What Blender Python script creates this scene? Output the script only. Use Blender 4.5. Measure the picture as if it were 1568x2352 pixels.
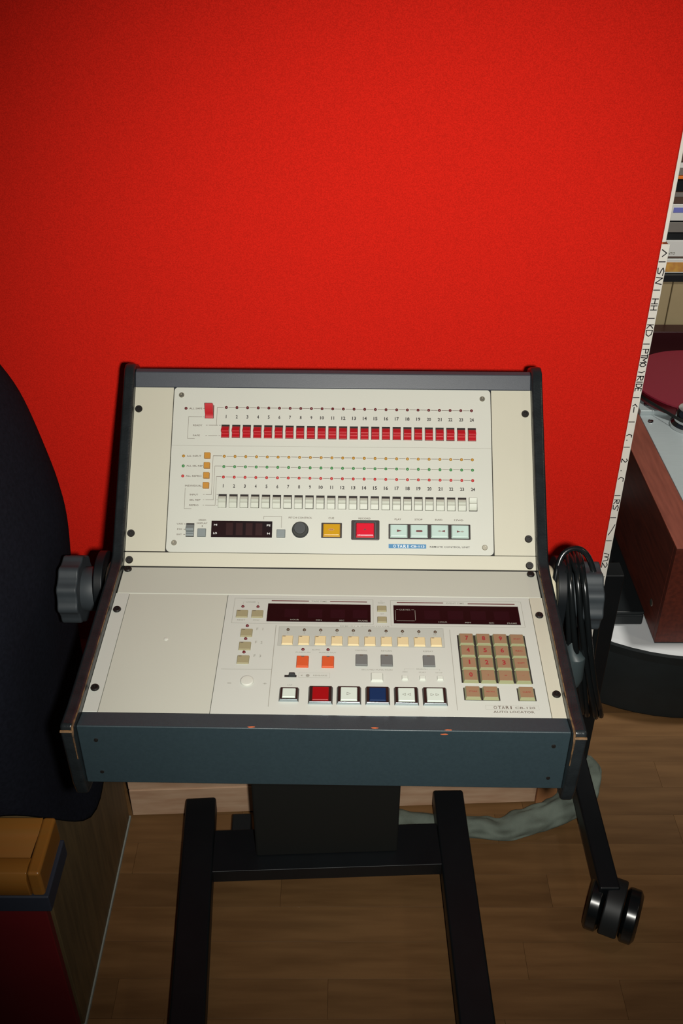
import bpy, bmesh, math, random
from mathutils import Vector, Matrix, Euler
random.seed(7)
for o in list(bpy.data.objects): bpy.data.objects.remove(o, do_unlink=True)
S = bpy.context.scene
COL = S.collection
R = math.radians

# ------------------------------------------------------------------ camera, world, lights, exposure
cd = bpy.data.cameras.new('camera'); camera = bpy.data.objects.new('camera', cd); COL.objects.link(camera)
cd.sensor_fit = 'VERTICAL'; cd.sensor_height = 36.0; cd.lens = 36.0 * 2287.0 / 2352.0
cd.clip_start = 0.02; cd.clip_end = 50
camera.location = (0, 0, 1.5)
camera.rotation_mode = 'ZXY'; camera.rotation_euler = (R(90 - 34.5), 0, R(0.14))
S.camera = camera

w = bpy.data.worlds.new('room_ambient'); S.world = w; w.use_nodes = True
w.node_tree.nodes['Background'].inputs[0].default_value = (0.62, 0.75, 1.0, 1)
w.node_tree.nodes['Background'].inputs[1].default_value = 0.018

fl = bpy.data.lights.new('camera_flash', 'SPOT'); flash = bpy.data.objects.new('camera_flash', fl); COL.objects.link(flash)
fl.energy = 75; fl.color = (1.0, 0.975, 0.905); fl.spot_size = R(82); fl.spot_blend = 1.0; fl.shadow_soft_size = 0.016
flash.location = (0.05, 0.01, 1.475)
flash.rotation_euler = (R(90 - 31), 0, R(-4))

al = bpy.data.lights.new('ceiling_lamp', 'AREA'); lamp = bpy.data.objects.new('ceiling_lamp', al); COL.objects.link(lamp)
al.energy = 2.0; al.size = 0.2; al.color = (1.0, 0.84, 0.62)
lamp.location = (1.75, 0.75, 2.0)
lamp.rotation_euler = (Vector((0.35, 1.0, 0.0)) - Vector(lamp.location)).to_track_quat('-Z', 'Y').to_euler()

bl_ = bpy.data.lights.new('shelf_fill', 'SPOT'); fill_spot = bpy.data.objects.new('shelf_fill', bl_); COL.objects.link(fill_spot)  # unseen fill spot, added to brighten the shelf and turntable
bl_.energy = 62; bl_.spot_size = R(62); bl_.spot_blend = .6; bl_.shadow_soft_size = .08; bl_.color = (1.0, 0.95, 0.88)
fill_spot.location = (1.0, 1.55, 2.1)
fill_spot.rotation_euler = (Vector((0.85, 2.05, 0.4)) - Vector(fill_spot.location)).to_track_quat('-Z', 'Y').to_euler()

S.view_settings.view_transform = 'Standard'; S.view_settings.look = 'None'
S.view_settings.gamma = 1; S.view_settings.use_curve_mapping = False
S.view_settings.exposure = 0.0

# ------------------------------------------------------------------ materials
def lin(c):
    return tuple(((v / 255) / 12.92 if v / 255 <= .04045 else ((v / 255 + .055) / 1.055) ** 2.4) for v in c) + (1,)
MATS = {}
def mat(name, rgb, rough=.5, metal=0., noise=0., nscale=40., bump=0., bscale=300., spec=.5, stretch=None, rgb2=None, coat=0., wear=None, rand=0.):
    m = bpy.data.materials.new(name); m.use_nodes = True; MATS[name] = m
    nt = m.node_tree; N = nt.nodes; L = nt.links; b = N['Principled BSDF']
    b.inputs['Base Color'].default_value = lin(rgb)
    b.inputs['Roughness'].default_value = rough; b.inputs['Metallic'].default_value = metal
    b.inputs['Specular IOR Level'].default_value = spec; b.inputs['Coat Weight'].default_value = coat
    if noise or bump or rgb2:
        tc = N.new('ShaderNodeTexCoord'); mp = N.new('ShaderNodeMapping'); L.new(tc.outputs['Object'], mp.inputs[0])
        if stretch: mp.inputs['Scale'].default_value = stretch
        if rand:
            oi = N.new('ShaderNodeObjectInfo'); mul = N.new('ShaderNodeMath'); mul.operation = 'MULTIPLY'; mul.inputs[1].default_value = 37.0
            L.new(oi.outputs['Random'], mul.inputs[0]); cmb = N.new('ShaderNodeCombineXYZ')
            L.new(mul.outputs[0], cmb.inputs[0]); L.new(mul.outputs[0], cmb.inputs[1]); L.new(cmb.outputs[0], mp.inputs['Location'])
    if noise or rgb2:
        n = N.new('ShaderNodeTexNoise'); n.inputs['Scale'].default_value = nscale; n.inputs['Detail'].default_value = 6
        L.new(mp.outputs[0], n.inputs['Vector'])
        mx = N.new('ShaderNodeMix'); mx.data_type = 'RGBA'
        c = lin(rgb); d = lin(rgb2) if rgb2 else tuple(v * (1 - noise) for v in c[:3]) + (1,)
        mx.inputs['A'].default_value = c; mx.inputs['B'].default_value = d
        rp = N.new('ShaderNodeMapRange'); rp.inputs['From Min'].default_value = .35; rp.inputs['From Max'].default_value = .65
        L.new(n.outputs['Fac'], rp.inputs['Value']); L.new(rp.outputs[0], mx.inputs['Factor'])
        out = mx.outputs['Result']
        if rand:
            hs = N.new('ShaderNodeHueSaturation'); mr = N.new('ShaderNodeMapRange')
            mr.inputs['To Min'].default_value = 1 - rand; mr.inputs['To Max'].default_value = 1 + rand
            L.new(oi.outputs['Random'], mr.inputs['Value']); L.new(mr.outputs[0], hs.inputs['Value']); L.new(out, hs.inputs['Color']); out = hs.outputs[0]
        L.new(out, b.inputs['Base Color'])
    if bump:
        n2 = N.new('ShaderNodeTexNoise'); n2.inputs['Scale'].default_value = bscale; n2.inputs['Detail'].default_value = 3
        L.new(mp.outputs[0], n2.inputs['Vector'])
        bp = N.new('ShaderNodeBump'); bp.inputs['Strength'].default_value = bump; bp.inputs['Distance'].default_value = .001
        L.new(n2.outputs['Fac'], bp.inputs['Height']); L.new(bp.outputs[0], b.inputs['Normal'])
    return m

mat('arris_wood', (118, 88, 56), .6, rgb2=(58, 46, 34), nscale=120)
mat('red_felt', (221, 36, 24), .95, noise=.28, nscale=900, bump=.5, bscale=1400, spec=.05)
mat('cream', (186, 187, 177), .5, noise=.035, nscale=6, bump=.06, bscale=1800, spec=.3)
mat('cream_warm', (184, 181, 164), .5, noise=.04, nscale=5, bump=.06, bscale=1800, spec=.3)
mat('cream_mid', (179, 180, 168), .5, noise=.03, nscale=5, bump=.06, bscale=1800, spec=.3)
mat('cream_cool', (182, 184, 176), .5, noise=.03, nscale=7, bump=.05, bscale=1800, spec=.3)
mat('panel_grey', (166, 168, 160), .55, spec=.3)
mat('seam_dark', (26, 24, 22), .8)
mat('teal_metal', (42, 55, 60), .42, noise=.08, nscale=300, bump=.08, bscale=1500, spec=.4)
mat('slate_metal', (58, 62, 69), .45, noise=.08, nscale=300, bump=.08, bscale=1500, spec=.4)
mat('black_vinyl', (31, 35, 37), .28, noise=.3, nscale=60, bump=.25, bscale=500, spec=.5)
mat('worn_edge', (24, 24, 23), .45, rgb2=(122, 88, 52), nscale=28, spec=.3)
mat('black_plastic', (30, 33, 34), .5, spec=.4)
mat('screw_black', (30, 27, 25), .45, metal=.3)
mat('screw_steel', (170, 165, 150), .35, metal=.9)
mat('switch_red', (166, 20, 30), .38, spec=.5)
mat('switch_white', (174, 177, 164), .42, spec=.4)
mat('slot_dark', (28, 22, 20), .8)
mat('led_dark', (92, 22, 28), .3, spec=.6)
mat('led_amber', (168, 122, 40), .3, spec=.6)
mat('led_green', (62, 128, 72), .3, spec=.6)
mat('led_red', (178, 48, 48), .3, spec=.6)
mat('led_brown', (78, 62, 48), .3, spec=.6)
mat('ink', (92, 80, 70), .8)
mat('ink_grey', (138, 136, 126), .8)
mat('ink_black', (48, 42, 40), .8)
mat('ink_maroon', (98, 50, 50), .8)
mat('ink_white', (228, 228, 224), .7)
mat('ink_red', (140, 30, 34), .8)
mat('amber_key', (172, 120, 38), .45)
mat('amber_lens', (184, 138, 22), .18, spec=.6, coat=.5)
mat('red_lens', (200, 28, 48), .15, spec=.6, coat=.6)
mat('pale_lens', (172, 192, 184), .25, spec=.5, noise=.04, nscale=60)
mat('grey_key', (112, 120, 120), .5)
mat('slate_key', (98, 100, 98), .55)
mat('display', (34, 17, 18), .2, spec=.5, rgb2=(26, 18, 20), nscale=30)
mat('display_maroon', (20, 6, 9), .3, spec=.25, rgb2=(17, 6, 8), nscale=25)
mat('display_tube', (44, 22, 22), .25, spec=.5)
mat('display_tube2', (28, 9, 15), .3, spec=.25)
mat('logo_blue', (62, 118, 158), .6)
mat('khaki_key', (142, 135, 104), .5)
mat('butter_key', (202, 184, 142), .5)
mat('orange_key', (188, 78, 38), .5)
mat('tan_key', (136, 108, 82), .5)
mat('olive_cap', (132, 134, 100), .35)
mat('white_key', (190, 194, 184), .45)
mat('lens_white', (186, 196, 186), .35)
mat('lens_red', (136, 12, 16), .3)
mat('lens_blue', (14, 38, 74), .5, spec=.2)
mat('bezel_black', (34, 24, 22), .35)
mat('chrome', (190, 205, 210), .22, metal=1.)
mat('knob_black', (38, 42, 44), .5)
mat('knob_grey', (48, 54, 58), .55, noise=.1, nscale=80)
mat('stand_black', (15, 19, 22), .45, noise=.2, nscale=20, spec=.4)
mat('column_black', (17, 19, 16), .7)
mat('bone_disc', (200, 194, 168), .5)
mat('cable_black', (16, 19, 20), .25, spec=.6)
mat('connector_grey', (52, 62, 64), .5)
mat('tape_paper', (226, 222, 212), .8, noise=.08, nscale=30)
mat('marker_ink', (36, 30, 34), .8)
mat('raw_orange_edge', (186, 92, 50), .8)
mat('plank', (126, 93, 58), .45, rgb2=(108, 78, 47), nscale=5, stretch=(1, 9, 1), bump=.05, bscale=200, spec=.35, rand=.14)
mat('floor_base', (60, 42, 26), .7)
mat('plaster', (196, 190, 178), .9, noise=.05, nscale=10)
mat('crate_wood', (205, 172, 142), .8, rgb2=(188, 150, 120), nscale=12, stretch=(1, 6, 6))
mat('crate_post', (178, 122, 78), .8, rgb2=(150, 98, 60), nscale=14)
mat('blue_print', (22, 36, 104), .7)
mat('teal_fabric', (116, 126, 116), .95, noise=.2, nscale=40, bump=.5, bscale=600, spec=.1)
mat('navy_cloth', (27, 29, 38), .95, noise=.3, nscale=200, bump=.5, bscale=900, spec=.08)
mat('olive_board', (112, 92, 60), .6, rgb2=(92, 76, 50), nscale=16, stretch=(1, 6, .6))
mat('pale_trim', (150, 158, 152), .6)
mat('honey_wood', (136, 90, 36), .32, rgb2=(140, 88, 32), nscale=10, stretch=(.7, 12, 12), spec=.5, coat=.3)
mat('navy_band', (40, 44, 56), .6)
mat('deep_red', (104, 14, 18), .6, noise=.1, nscale=15)
mat('mahogany', (104, 44, 30), .5, rgb2=(82, 34, 24), nscale=12, stretch=(10, 1, 10))
mat('mahogany_rim', (134, 70, 54), .5, rgb2=(116, 58, 44), nscale=12, stretch=(10, 1, 10))
mat('brushed_alu', (186, 198, 200), .42, metal=.25, noise=.06, nscale=40, stretch=(1, 20, 1))
mat('polished_alu', (225, 225, 225), .15, metal=1.)
mat('platter_red', (128, 24, 46), .5, noise=.1, nscale=300)
mat('platter_side', (90, 14, 24), .35)
mat('backing_dark', (48, 16, 20), .35)
mat('belt', (24, 26, 24), .6)
mat('drum_shell', (20, 29, 31), .6, noise=.2, nscale=30)
mat('drum_head', (222, 226, 228), .6)
mat('beige_case', (168, 152, 116), .7, noise=.05, nscale=20)
mat('near_black', (22, 28, 30), .4)
mat('box_white', (220, 222, 218), .6); mat('box_yellow', (214, 164, 74), .6, rgb2=(190, 130, 70), nscale=60)
mat('box_gloss', (30, 34, 36), .2); mat('box_grey', (120, 116, 110), .6); mat('box_brown', (80, 60, 48), .7)
mat('box_orange', (226, 120, 40), .6); mat('box_cream', (206, 206, 176), .7); mat('print_blue', (112, 120, 198), .7)

# ------------------------------------------------------------------ mesh helpers
class MB:
    def __init__(s): s.v = []; s.f = []; s.m = []; s.mi = 0
    def add(s, vs, fs, mi=None):
        b = len(s.v); s.v += [tuple(p) for p in vs]
        for f in fs: s.f.append(tuple(i + b for i in f)); s.m.append(s.mi if mi is None else mi)
        return s
    def box(s, x0, x1, y0, y1, z0, z1, mi=None):
        return s.add([(x0,y0,z0),(x1,y0,z0),(x1,y1,z0),(x0,y1,z0),(x0,y0,z1),(x1,y0,z1),(x1,y1,z1),(x0,y1,z1)],
                     [(0,3,2,1),(4,5,6,7),(0,1,5,4),(1,2,6,5),(2,3,7,6),(3,0,4,7)], mi)
    def frus(s, b, t, z0, z1, mt=0, mf=None, ms=None):
        # b,t = (x0,x1,y0,y1) of base / top; materials: top, front side, other sides
        vs = [(b[0],b[2],z0),(b[1],b[2],z0),(b[1],b[3],z0),(b[0],b[3],z0),(t[0],t[2],z1),(t[1],t[2],z1),(t[1],t[3],z1),(t[0],t[3],z1)]
        ms = mt if ms is None else ms; mf = ms if mf is None else mf
        s.add(vs, [(0,3,2,1),(1,2,6,5),(2,3,7,6),(3,0,4,7)], ms)
        s.f.append(tuple(len(s.v)-8+i for i in (4,5,6,7))); s.m.append(mt)
        s.f.append(tuple(len(s.v)-8+i for i in (0,1,5,4))); s.m.append(mf)
        return s
    def prism(s, poly, a0, a1, axis='x', mi=None):
        n = len(poly)
        def P(p, a): return {'x': (a, p[0], p[1]), 'y': (p[0], a, p[1]), 'z': (p[0], p[1], a)}[axis]
        vs = [P(p, a0) for p in poly] + [P(p, a1) for p in poly]
        fs = [tuple(range(n-1, -1, -1)), tuple(range(n, 2*n))] + [(i, (i+1) % n, (i+1) % n + n, i + n) for i in range(n)]
        return s.add(vs, fs, mi)
    def lathe(s, prof, n=24, axis='z', c=(0,0,0), cap=True, mi=None):
        vs = []; fs = []
        for r, z in prof:
            for k in range(n):
                a = 2*math.pi*k/n; p = (r*math.cos(a), r*math.sin(a), z)
                if axis == 'x': p = (p[2], p[0], p[1])
                if axis == 'y': p = (p[0], p[2], p[1])
                vs.append((p[0]+c[0], p[1]+c[1], p[2]+c[2]))
        m = len(prof)
        for j in range(m-1):
            for k in range(n): fs.append((j*n+k, j*n+(k+1) % n, (j+1)*n+(k+1) % n, (j+1)*n+k))
        if cap: fs += [tuple(range(n-1, -1, -1)), tuple((m-1)*n+k for k in range(n))]
        return s.add(vs, fs, mi)
    def tube(s, pts, r, n=8, closed=False, mi=None):
        P = [Vector(p) for p in pts]; m = len(P); vs = []; fs = []; up = None
        for i in range(m):
            t = (P[(i+1) % m] - P[i-1]) if closed or 0 < i < m-1 else (P[1]-P[0] if i == 0 else P[-1]-P[-2])
            t.normalize()
            if up is None: up = Vector((0,0,1)) if abs(t.z) < .9 else Vector((1,0,0))
            a = t.cross(up); a.normalize(); up = a.cross(t); up.normalize()
            rr = r[i] if isinstance(r, (list, tuple)) else r
            for k in range(n):
                q = P[i] + (a*math.cos(2*math.pi*k/n) + up*math.sin(2*math.pi*k/n))*rr; vs.append(tuple(q))
        for j in range(m if closed else m-1):
            j2 = (j+1) % m
            for k in range(n): fs.append((j*n+k, j2*n+k, j2*n+(k+1) % n, j*n+(k+1) % n))
        if not closed: fs += [tuple(range(n)), tuple((m-1)*n+k for k in range(n-1, -1, -1))]
        return s.add(vs, fs, mi)
    def mesh(s, name, mats):
        me = bpy.data.meshes.new(name); me.from_pydata(s.v, [], s.f)
        for m in ([mats] if isinstance(mats, str) else mats): me.materials.append(MATS[m])
        me.polygons.foreach_set('material_index', s.m); me.update()
        bm = bmesh.new(); bm.from_mesh(me); bmesh.ops.recalc_face_normals(bm, faces=bm.faces); bm.to_mesh(me); bm.free()
        return me
    def build(s, name, mats, parent=None, loc=(0,0,0), rot=(0,0,0), bevel=0, seg=2, smooth=False, bmat=-1, sub=0):
        return place(name, s.mesh(name, mats), parent, loc, rot, bevel, seg, smooth, bmat, sub)
def place(name, me, parent=None, loc=(0,0,0), rot=(0,0,0), bevel=0, seg=2, smooth=False, bmat=-1, sub=0):
    o = bpy.data.objects.new(name, me); COL.objects.link(o); o.parent = parent; o.location = loc; o.rotation_euler = rot
    if bevel:
        b = o.modifiers.new('bevel', 'BEVEL'); b.width = bevel; b.segments = seg; b.limit_method = 'ANGLE'; b.angle_limit = R(35)
        b.material = bmat
    if sub:
        q = o.modifiers.new('sub', 'SUBSURF'); q.levels = sub; q.render_levels = sub
    if smooth:
        for p in me.polygons: p.use_smooth = True
    elif bevel:
        for p in me.polygons: p.use_smooth = True
        b.harden_normals = True
    return o
def thing(name, label, cat, loc=(0,0,0), rz=0, group=None):
    o = bpy.data.objects.new(name, None); COL.objects.link(o); o.location = loc; o.rotation_euler = (0,0,rz); o.empty_display_size = .05
    return tag(o, label, cat, group)
def tag(o, label, cat, group=None):
    o['label'] = label; o['category'] = cat
    if group: o['group'] = group
    return o
def struct(o): o['kind'] = 'structure'; return o
def rrect(x0, x1, y0, y1, r, n=5):
    out = []
    for cx, cy, a0 in ((x1-r, y1-r, 0), (x0+r, y1-r, 90), (x0+r, y0+r, 180), (x1-r, y0+r, 270)):
        for k in range(n+1):
            a = R(a0 + 90*k/n); out.append((cx + r*math.cos(a), cy + r*math.sin(a)))
    return out

def smooth_path(P, n=6):
    out = []
    for i in range(len(P)-1):
        a, b, c, d = (Vector(P[max(0, i-1)]), Vector(P[i]), Vector(P[i+1]), Vector(P[min(len(P)-1, i+2)]))
        for k in range(n):
            t = k/n; out.append(.5*((2*b) + (c-a)*t + (2*a-5*b+4*c-d)*t*t + (3*b-a-3*c+d)*t**3))
    return out + [Vector(P[-1])]
# text meshes (built-in font), returned as verts/faces normalised to a box
_tc = {}
def glyphs(s, bold=0):
    if (s, bold) in _tc: return _tc[s, bold]
    cu = bpy.data.curves.new('t', 'FONT'); cu.body = s; cu.resolution_u = 2; cu.offset = .03 if bold else .01
    o = bpy.data.objects.new('t', cu); COL.objects.link(o)
    dg = bpy.context.evaluated_depsgraph_get(); me = o.evaluated_get(dg).to_mesh()
    vs = [tuple(v.co) for v in me.vertices]; fs = [tuple(p.vertices) for p in me.polygons]
    o.evaluated_get(dg).to_mesh_clear(); bpy.data.objects.remove(o); bpy.data.curves.remove(cu)
    x0 = min(v[0] for v in vs); x1 = max(v[0] for v in vs); y0 = min(v[1] for v in vs); y1 = max(v[1] for v in vs)
    _tc[s, bold] = ([(v[0]-(x0+x1)/2, v[1]-(y0+y1)/2) for v in vs], fs, x1-x0, y1-y0); return _tc[s, bold]
M_ = .001
class Print(MB):
    z = .00015
    def text(s, t, u, v, h, wd=None, cond=.85, bold=0):      # centre u,v (mm), cap height h (mm), width wd (mm)
        vs, fs, tw, th = glyphs(t, bold); sy = h/th; sx = wd/tw if wd else sy*cond
        return s.add([((u+p[0]*sx)*M_, (v+p[1]*sy)*M_, s.z) for p in vs], fs)
    def rect(s, u0, u1, v0, v1):
        return s.add([(u0*M_,v0*M_,s.z),(u1*M_,v0*M_,s.z),(u1*M_,v1*M_,s.z),(u0*M_,v1*M_,s.z)], [(0,1,2,3)])
    def hl(s, u0, u1, v, th=.45): return s.rect(u0, u1, v-th/2, v+th/2)
    def vl(s, u, v0, v1, th=.3): return s.rect(u-th/2, u+th/2, v0, v1)
    def frame(s, u0, u1, v0, v1, th=.3):
        s.hl(u0, u1, v0, th); s.hl(u0, u1, v1, th); s.vl(u0, v0, v1, th); return s.vl(u1, v0, v1, th)
    def poly(s, pts): return s.add([(p[0]*M_, p[1]*M_, s.z) for p in pts], [tuple(range(len(pts)))])
def mmbox(u0, u1, v0, v1, w0, w1): return MB().box(u0*M_, u1*M_, v0*M_, v1*M_, w0*M_, w1*M_)

# ------------------------------------------------------------------ setting
fb = MB().box(-2.2, 3.0, -0.6, 3.4, -.05, -.0045).build('floor', 'floor_base'); struct(fb)
wb = MB().box(-2.2, 3.0, 3.0, 3.1, 0, 2.6).build('wall_back', 'plaster'); struct(wb)
PW = .064; Y0 = 1.135 - 11*PW
k = 0
for r in range(30):
    y0 = Y0 + r*PW; x = -1.05 - random.random()*.4
    while x < 1.35:
        ln = random.choice((.33, .4, .46, .52)); g = .0002
        if x + ln > -.75:
            m = MB().box(0, ln-g, 0, PW-g, -.0045, 0)
            m.build('plank', 'plank', fb, (x, y0, 0), bevel=.0003, seg=1)
        x += ln

# ------------------------------------------------------------------ red partition
RP = thing('acoustic_partition', 'tall red felt partition on a black castored foot behind the console', 'partition', (0, 1.26, 0))
PX = .4135
MB().box(-1.15, PX+.0129, .004, .05, .36, 1.053).build('core_board', 'raw_orange_edge', RP, bevel=.001, seg=1)
MB().box(-1.15, PX+.004, .004, .05, 1.0535, 1.95).build('core_board', 'raw_orange_edge', RP, bevel=.001, seg=1)
MB().box(-1.15, PX, -.004, .004, .362, 1.95).build('felt_face', 'red_felt', RP, bevel=.006, seg=3)
tp = MB().box(PX+.0005, PX+.0125, .0028, .004, .355, 1.055).build('label_tape', 'tape_paper', RP, bevel=.0004, seg=1)
tp['label'] = 'white paper tape with handwritten track names'
tp2 = MB().box(PX+.0002, PX+.0055, .000, .004, 1.0585, 1.95).build('edge_bead', 'tape_paper', RP, bevel=.001, seg=2)
tp2['label'] = 'plain white bead along the upper edge'
# handwriting: strokes in a unit cell (x right along reading direction = down the tape, y up = towards +x)
GL = {'S': [[(1,.9),(.5,1),(.1,.8),(.4,.55),(.8,.4),(.7,.1),(.1,0)]], 'N': [[(0,0),(.1,1),(.8,0),(1,1)]], 'H': [[(.1,0),(.1,1)],[(.9,0),(.9,1)],[(.1,.5),(.9,.5)]],
      'K': [[(.1,0),(.1,1)],[(.9,1),(.1,.45),(.9,0)]], 'D': [[(.1,0),(.1,1),(.7,.9),(.95,.5),(.7,.1),(.1,0)]], 'T': [[(0,1),(1,1)],[(.5,1),(.5,0)]],
      'O': [[(.5,1),(.1,.7),(.1,.3),(.5,0),(.9,.3),(.9,.7),(.5,1)]], 'M': [[(0,0),(.1,1),(.5,.4),(.9,1),(1,0)]], 'R': [[(.1,0),(.1,1),(.8,.9),(.8,.6),(.1,.5),(.9,0)]],
      'I': [[(.5,0),(.5,1)]], 'E': [[(.9,1),(.1,1),(.1,0),(.9,0)],[(.1,.5),(.7,.5)]], '2': [[(.1,.8),(.5,1),(.9,.7),(.1,0),(.9,0)]], 'c': [[(.9,.9),(.3,.9),(.1,.4),(.5,0)]],
      ')': [[(.2,1),(.6,.6),(.4,0)]], '<': [[(.9,.9),(.2,.5),(.7,.1)]], '-': [[(0,.4),(1,.45)]], '\\': [[(0,1),(.5,.6),(1,.1)]], '.': [[(.4,.2),(.6,.25)]], 'P': [[(.1,0),(.1,1),(.8,.9),(.8,.55),(.1,.5)]],
      'm': [[(0,0),(.1,.9),(.35,.9),(.4,.2),(.5,.9),(.8,.9),(.9,0)]], '^': [[(0,.1),(.5,.9),(1,.3)]]}
def hpx(y):   # height on the partition seen at picture row y
    return 1.5 - 1.262*math.tan(R(34.5) + math.atan((y-1176)/2287))
HW = MB()
def write(ch, ya, yb, lo=.15, hi=.85, th=.0007):
    h0, h1 = hpx(ya), hpx(yb)
    for st in GL[ch]:
        pts = [(PX + .0005 + .012*(lo + (hi-lo)*py), h0 + (h1-h0)*px) for px, py in st]
        for a, b in zip(pts, pts[1:]):
            d = Vector((b[0]-a[0], b[1]-a[1])); d.normalize(); n = Vector((-d.y, d.x))*th; e = d*th*.6
            q = [(a[0]-e.x+n.x, a[1]-e.y+n.y), (a[0]-e.x-n.x, a[1]-e.y-n.y), (b[0]+e.x-n.x, b[1]+e.y-n.y), (b[0]+e.x+n.x, b[1]+e.y+n.y)]
            HW.add([(p[0], .0026, p[1]) for p in q], [(0,1,2,3)])
for ch, ya, yb in (('^',572,588),('S',612,632),('N',636,652),('H',684,698),('H',700,712),('K',744,754),('D',756,772),('P',800,812),('T',812,820),('M',820,832),('O',832,842),(')',850,858),
                   ('R',862,874),('I',874,879),('D',880,890),('E',890,898),('<',926,934),('-',934,946),('c',996,1004),('.',1008,1012),('2',1052,1062),('.',1078,1082),('c',1094,1106),
                   ('R',1146,1158),('S',1158,1172),('\\',1204,1228),('m',1270,1290),('2',1290,1304)):
    write(ch, ya, yb)
for y in (600, 665, 730, 789, 912, 968, 1026, 1137, 1188, 1241, 1324): write('I', y-3, y+3, .1, .8)
HW.build('handwriting', 'marker_ink', tp)
# black upright and castored foot
FX = .433
MB().prism([(.430,.0985),(.4508,.0985),(.4508,.02),(.474,.02),(.474,.47),(.430,.47)], .052, .09, 'y').build('upright', 'stand_black', RP, bevel=.002)
MB().box(-1.06, -1.02, .052, .09, .0, 1.2).build('upright', 'stand_black', RP, bevel=.003)
MB().box(FX-.017, FX+.017, -.285, .40, .062, .098).build('foot_bar', 'stand_black', RP, bevel=.004)
def wheel_profile(r, wd):
    return [(r*.3, -wd/2), (r*.82, -wd/2), (r, -wd*.3), (r, wd*.3), (r*.82, wd/2), (r*.3, wd/2)]
def caster(parent, x, y, r=.036, yaw=0, top=.075, wd=.022, gap=.03):
    hs = MB(); n = 14
    prof = [(math.cos(math.pi*k/n)*(r+.006), r + math.sin(math.pi*k/n)*(r+.006)) for k in range(n+1)]
    prof += [(-(r+.006), r-.006), (r+.006, r-.006)]
    hs.prism(prof, -gap*.42, gap*.42, 'x')
    hs.lathe([(.013, r), (.013, top)], 14, 'z')
    h = hs.build('caster_hood', 'black_plastic', parent, (x, y, 0), (0, 0, yaw), bevel=.003)
    for s in (-1, 1):
        wm = MB().lathe(wheel_profile(r, wd), 24, 'x', (s*(gap*.42 + wd/2 + .0015), 0, r))
        wm.build('caster_wheel', 'cable_black', h, bevel=.001, seg=1)
caster(RP, FX+.012, -.286, .044, R(-24), .09, .026, .034)
caster(RP, FX, .37, .036, R(10), .07)

# ------------------------------------------------------------------ control console
ux0 = -.01745
CON = thing('control_console', 'cream tape-recorder remote control console with black side cheeks on a black stand', 'console', (ux0, .68, 0), R(-.8545))
PT = dict(T=(.4167,.9512), A=(.4078,.9354), B=(.2425,.7853), C=(.0215,.7723), D=(-.0013,.777), E=(-.0021,.696))
AU = math.atan2(.9354-.7853, .4078-.2425); AL = math.atan2(.7853-.7723, .2425-.0215)
HWD = .2413
# housing body under the plates
def offs(p, a, n): return (p[0] + math.sin(a)*n, p[1] - math.cos(a)*n)
body = [offs(PT['A'], AU, .0035), (PT['B'][0]+.0012, PT['B'][1]-.0042), offs(PT['C'], AL, .0035), (.003, .768), (.003, .692), (.30, .692), (.445, .90), (.432, .93)]
MB().prism(body, -HWD+.0005, HWD-.0005, 'x').build('housing', 'seam_dark', CON)
# top rail and front rail
MB().prism([(PT['A'][0]-.001, PT['A'][1]+.0005), PT['T'], (.424, .9522), (.444, .938), (.445, .915), (.42, .915)], -HWD, HWD, 'x').build('top_rail', 'slate_metal', CON, bevel=.0012)
fr = MB().prism([(PT['C'][0]+.0006, PT['C'][1]+.0006), (PT['C'][0]+.0006, .764), (.002, .764), (.002, PT['E'][1]), PT['E'], (PT['D'][0], PT['D'][1])], -HWD, HWD, 'x')
front = fr.build('front_rail', 'teal_metal', CON, bevel=.0014)
for u in (-.224, .226):
    for h in (.758, .712):
        MB().lathe([(.0001,-.0010),(.0020,-.0010),(.0024,.001),(.0024,.002)], 10, 'y').build('rail_screw', 'screw_black', front, (u, -.0016, h))
random.seed(3)
for u, s_, h in ((.122,-.0006,.7775),(.118,-.0022,.7745),(.05,.0006,.7778),(-.07,-.0004,.7776)):
    pts = [(u + random.uniform(.6,1)*.0045*math.cos(2*math.pi*k/9), random.uniform(.5,1)*.0011*math.sin(2*math.pi*k/9)) for k in range(9)]
    pc = MB(); pc.add([(p[0], s_ - .0011 if h < .777 else s_ + p[1], (h + p[1]) if h < .777 else h + .00015) for p in pts], [tuple(range(9))])
    pc.build('paint_chip', 'raw_orange_edge', front)
random.seed(7)
# side cheeks
ck = [(-.004,.680),(-.0085,.70),(-.0115,.776),(-.008,.785),(.02,.7835),(.232,.7955),(.246,.7995),(.405,.9445),(.416,.9555),(.426,.9580),(.445,.948),(.458,.925),(.40,.80),(.34,.70),(.32,.678),(.02,.674)]
for sgn in (-1, 1):
    a, b = (sgn*HWD, sgn*(HWD+.0135)) if sgn > 0 else (sgn*(HWD+.0135), sgn*HWD)
    MB().prism(ck, a, b, 'x').build('side_cheek', ['black_vinyl', 'worn_edge'], CON, bevel=.0035, seg=3)
    # worn wooden arris along the inner edge of the lower half
    e = (HWD - .0002)*sgn; ed = MB()
    ln = [(-.0118,.742),(-.0121,.7745),(-.0092,.7842),(.02,.7828),(.12,.7885),(.2315,.7948)]
    ed.tube([(e + sgn*.0008, p[0], p[1]-.0002) for p in ln], [.0005,.0011,.0013,.0007,.0006,.0005], 6)
    ed.tube([(sgn*(HWD+.0005), -.0113, .7795), (sgn*(HWD+.0125), -.0113, .7795)], .0014, 6)
    ed.build('worn_arris', 'arris_wood', CON)

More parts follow.
